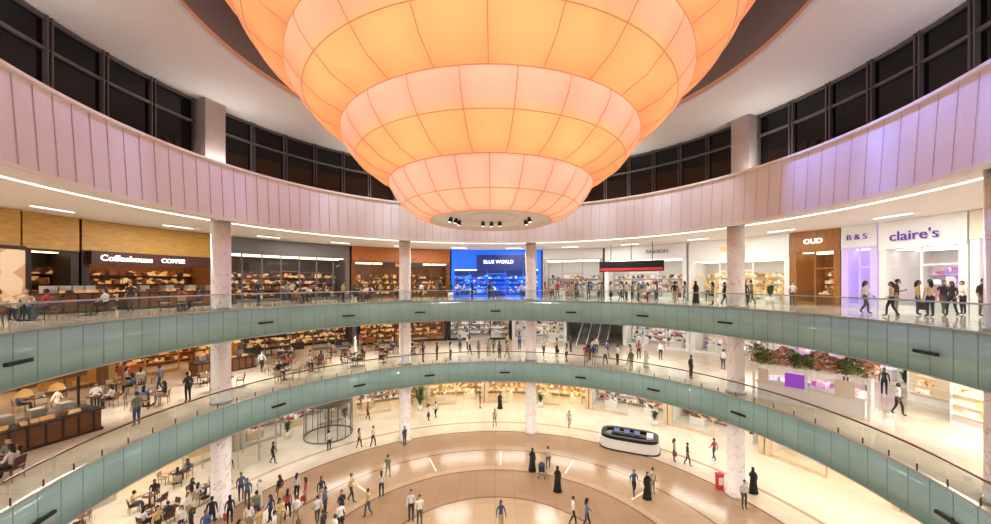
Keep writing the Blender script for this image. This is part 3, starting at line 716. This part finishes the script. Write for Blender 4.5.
crowd(-28,45,17.6,23,L1,22); crowd(45,84,18,27,L1,4); crowd(-95,-28,17.4,27,L1,8); crowd(-28,44,17.0,17.8,L1,10,['standing_man','standing_woman','walking_woman'],[3,3,1])
for x,y in ((19.6,17.6),(20.4,16.9),(21.0,17.9),(21.8,17.2),(22.4,18.0),(18.7,17.0),(19.2,18.7),(23,17.0)):
    put(random.choice(KST[:6]),x,y,L2)
crowd(12,70,17.8,23.2,L2,32); crowd(70,100,19,24,L2,3); crowd(-25,12,18,23.5,L2,9); crowd(-100,-25,17.6,24,L2,7)
b=MB(); b.box((0,0,.5),(.4,.3,1.0),0); b.box((0,-.16,.6),(.3,.02,.5),1); b.box((0,0,1.03),(.46,.36,.06),0)
b.obj('fire_extinguisher_cabinet',[RED,WHITE],(15.0,24.1,0))
LEAF=mat('plant_leaf',C(66,100,46),.5)
def plant(loc,s=1):
    b=MB(); b.lathe([(.0001,0),(.24,0),(.32,.55),(.28,.55),(.26,.48),(.0001,.48)],(0,0,0),16,0)
    for i in range(60):
        t=random.uniform(0,6.28); r=random.uniform(.25,.6)*s; h=random.uniform(.5,1.3)*s
        m=Vector((r*.4*math.cos(t),r*.4*math.sin(t),.5+h*.7)); e=Vector((r*math.cos(t),r*math.sin(t),.5+h*.75)); s_=Vector((-math.sin(t),math.cos(t),0))*.06*s
        o=Vector((0,0,.48)); b.add([o,m+s_,e,m-s_],[(0,1,2,3)],1)
    b.obj('potted_plant',[WHITE,LEAF],loc)
for i,(a,r,z) in enumerate(PLANTS): plant(P(a,r,z),2.0 if i in (2,3) else 1)
# ---------------------------------------------------------------- lights
def area(loc,sx,sy,pw,col,rot=(0,0,0),nm='ceiling_downlight'):
    l=bpy.data.lights.new(nm,'AREA'); l.shape='RECTANGLE'; l.size=sx; l.size_y=sy; l.energy=pw; l.color=col
    o=bpy.data.objects.new(nm,l); sc.collection.objects.link(o); o.location=loc; o.rotation_euler=rot
def spot(loc,tgt,pw,col,ang,blend=.6,rad=.3,nm='spotlight'):
    l=bpy.data.lights.new(nm,'SPOT'); l.energy=pw; l.color=col; l.spot_size=math.radians(ang); l.spot_blend=blend; l.shadow_soft_size=rad
    o=bpy.data.objects.new(nm,l); sc.collection.objects.link(o); o.location=loc
    o.rotation_euler=(Vector(tgt)-Vector(loc)).to_track_quat('-Z','Y').to_euler()
W1=(1,.955,.89)
for i in range(14):
    a=i*360/14+6
    area(P(a,21.3,CE-.06),3.0,.2,340,W1,(0,0,-math.radians(a)))
    area(P(a+8,21.5,L2-1.78),3.0,.2,320,W1,(0,0,-math.radians(a+8)))
for i in range(24):
    a=i*15+6
    area(P(a,22.2,L1-1.78),4.6,.7,155,W1,(0,0,-math.radians(a)))
for i in range(12):
    a=i*30+20; spot(P(a,13.8,24.5),P(a+180,2,0),2000,(1,.96,.9),75,rad=.15)  # ring of fill spots added up high to brighten the ground floor
spot((-.2,CY,EYE+2.5),(-.2,CY,0),3000,(1,.93,.84),120,rad=.3)
for a in (-100,-80,-60,-122): spot(P(a+8,13,24.3),P(a,16.2,19.3),440,(.56,.5,1),70)
for a in (-42,-25,-8,8,25,42,58): spot(P(a,13,24.3),P(a,16.2,19.3),640,(.88,.94,1),70)  # white fill spots added to whiten the middle of the canopy band
for a in (100,86,116): spot(P(a-6,13.4,24.3),P(a,16.2,20.0),1300,(.22,.32,1),55)
for i in range(10):
    a=i*36; area(P(a,17.3,20.8),2.5,.3,100,(1,.97,.93),(math.pi,0,-math.radians(a)),'fill_uplight')  # unseen uplights on the ledge, added to brighten the upper ceiling
w=bpy.data.worlds.new('night'); sc.world=w; w.use_nodes=True; w.node_tree.nodes['Background'].inputs[0].default_value=(.02,.025,.05,1); w.node_tree.nodes['Background'].inputs[1].default_value=1
cd=bpy.data.cameras.new('camera'); cam=bpy.data.objects.new('camera',cd); sc.collection.objects.link(cam)
cam.location=(0,0,EYE); cam.rotation_euler=(math.pi/2,0,0); cd.sensor_width=36; cd.lens=36*360/991; cd.shift_y=.0212; cd.clip_start=.05; cd.clip_end=200
sc.camera=cam
print('objects',len(bpy.data.objects))
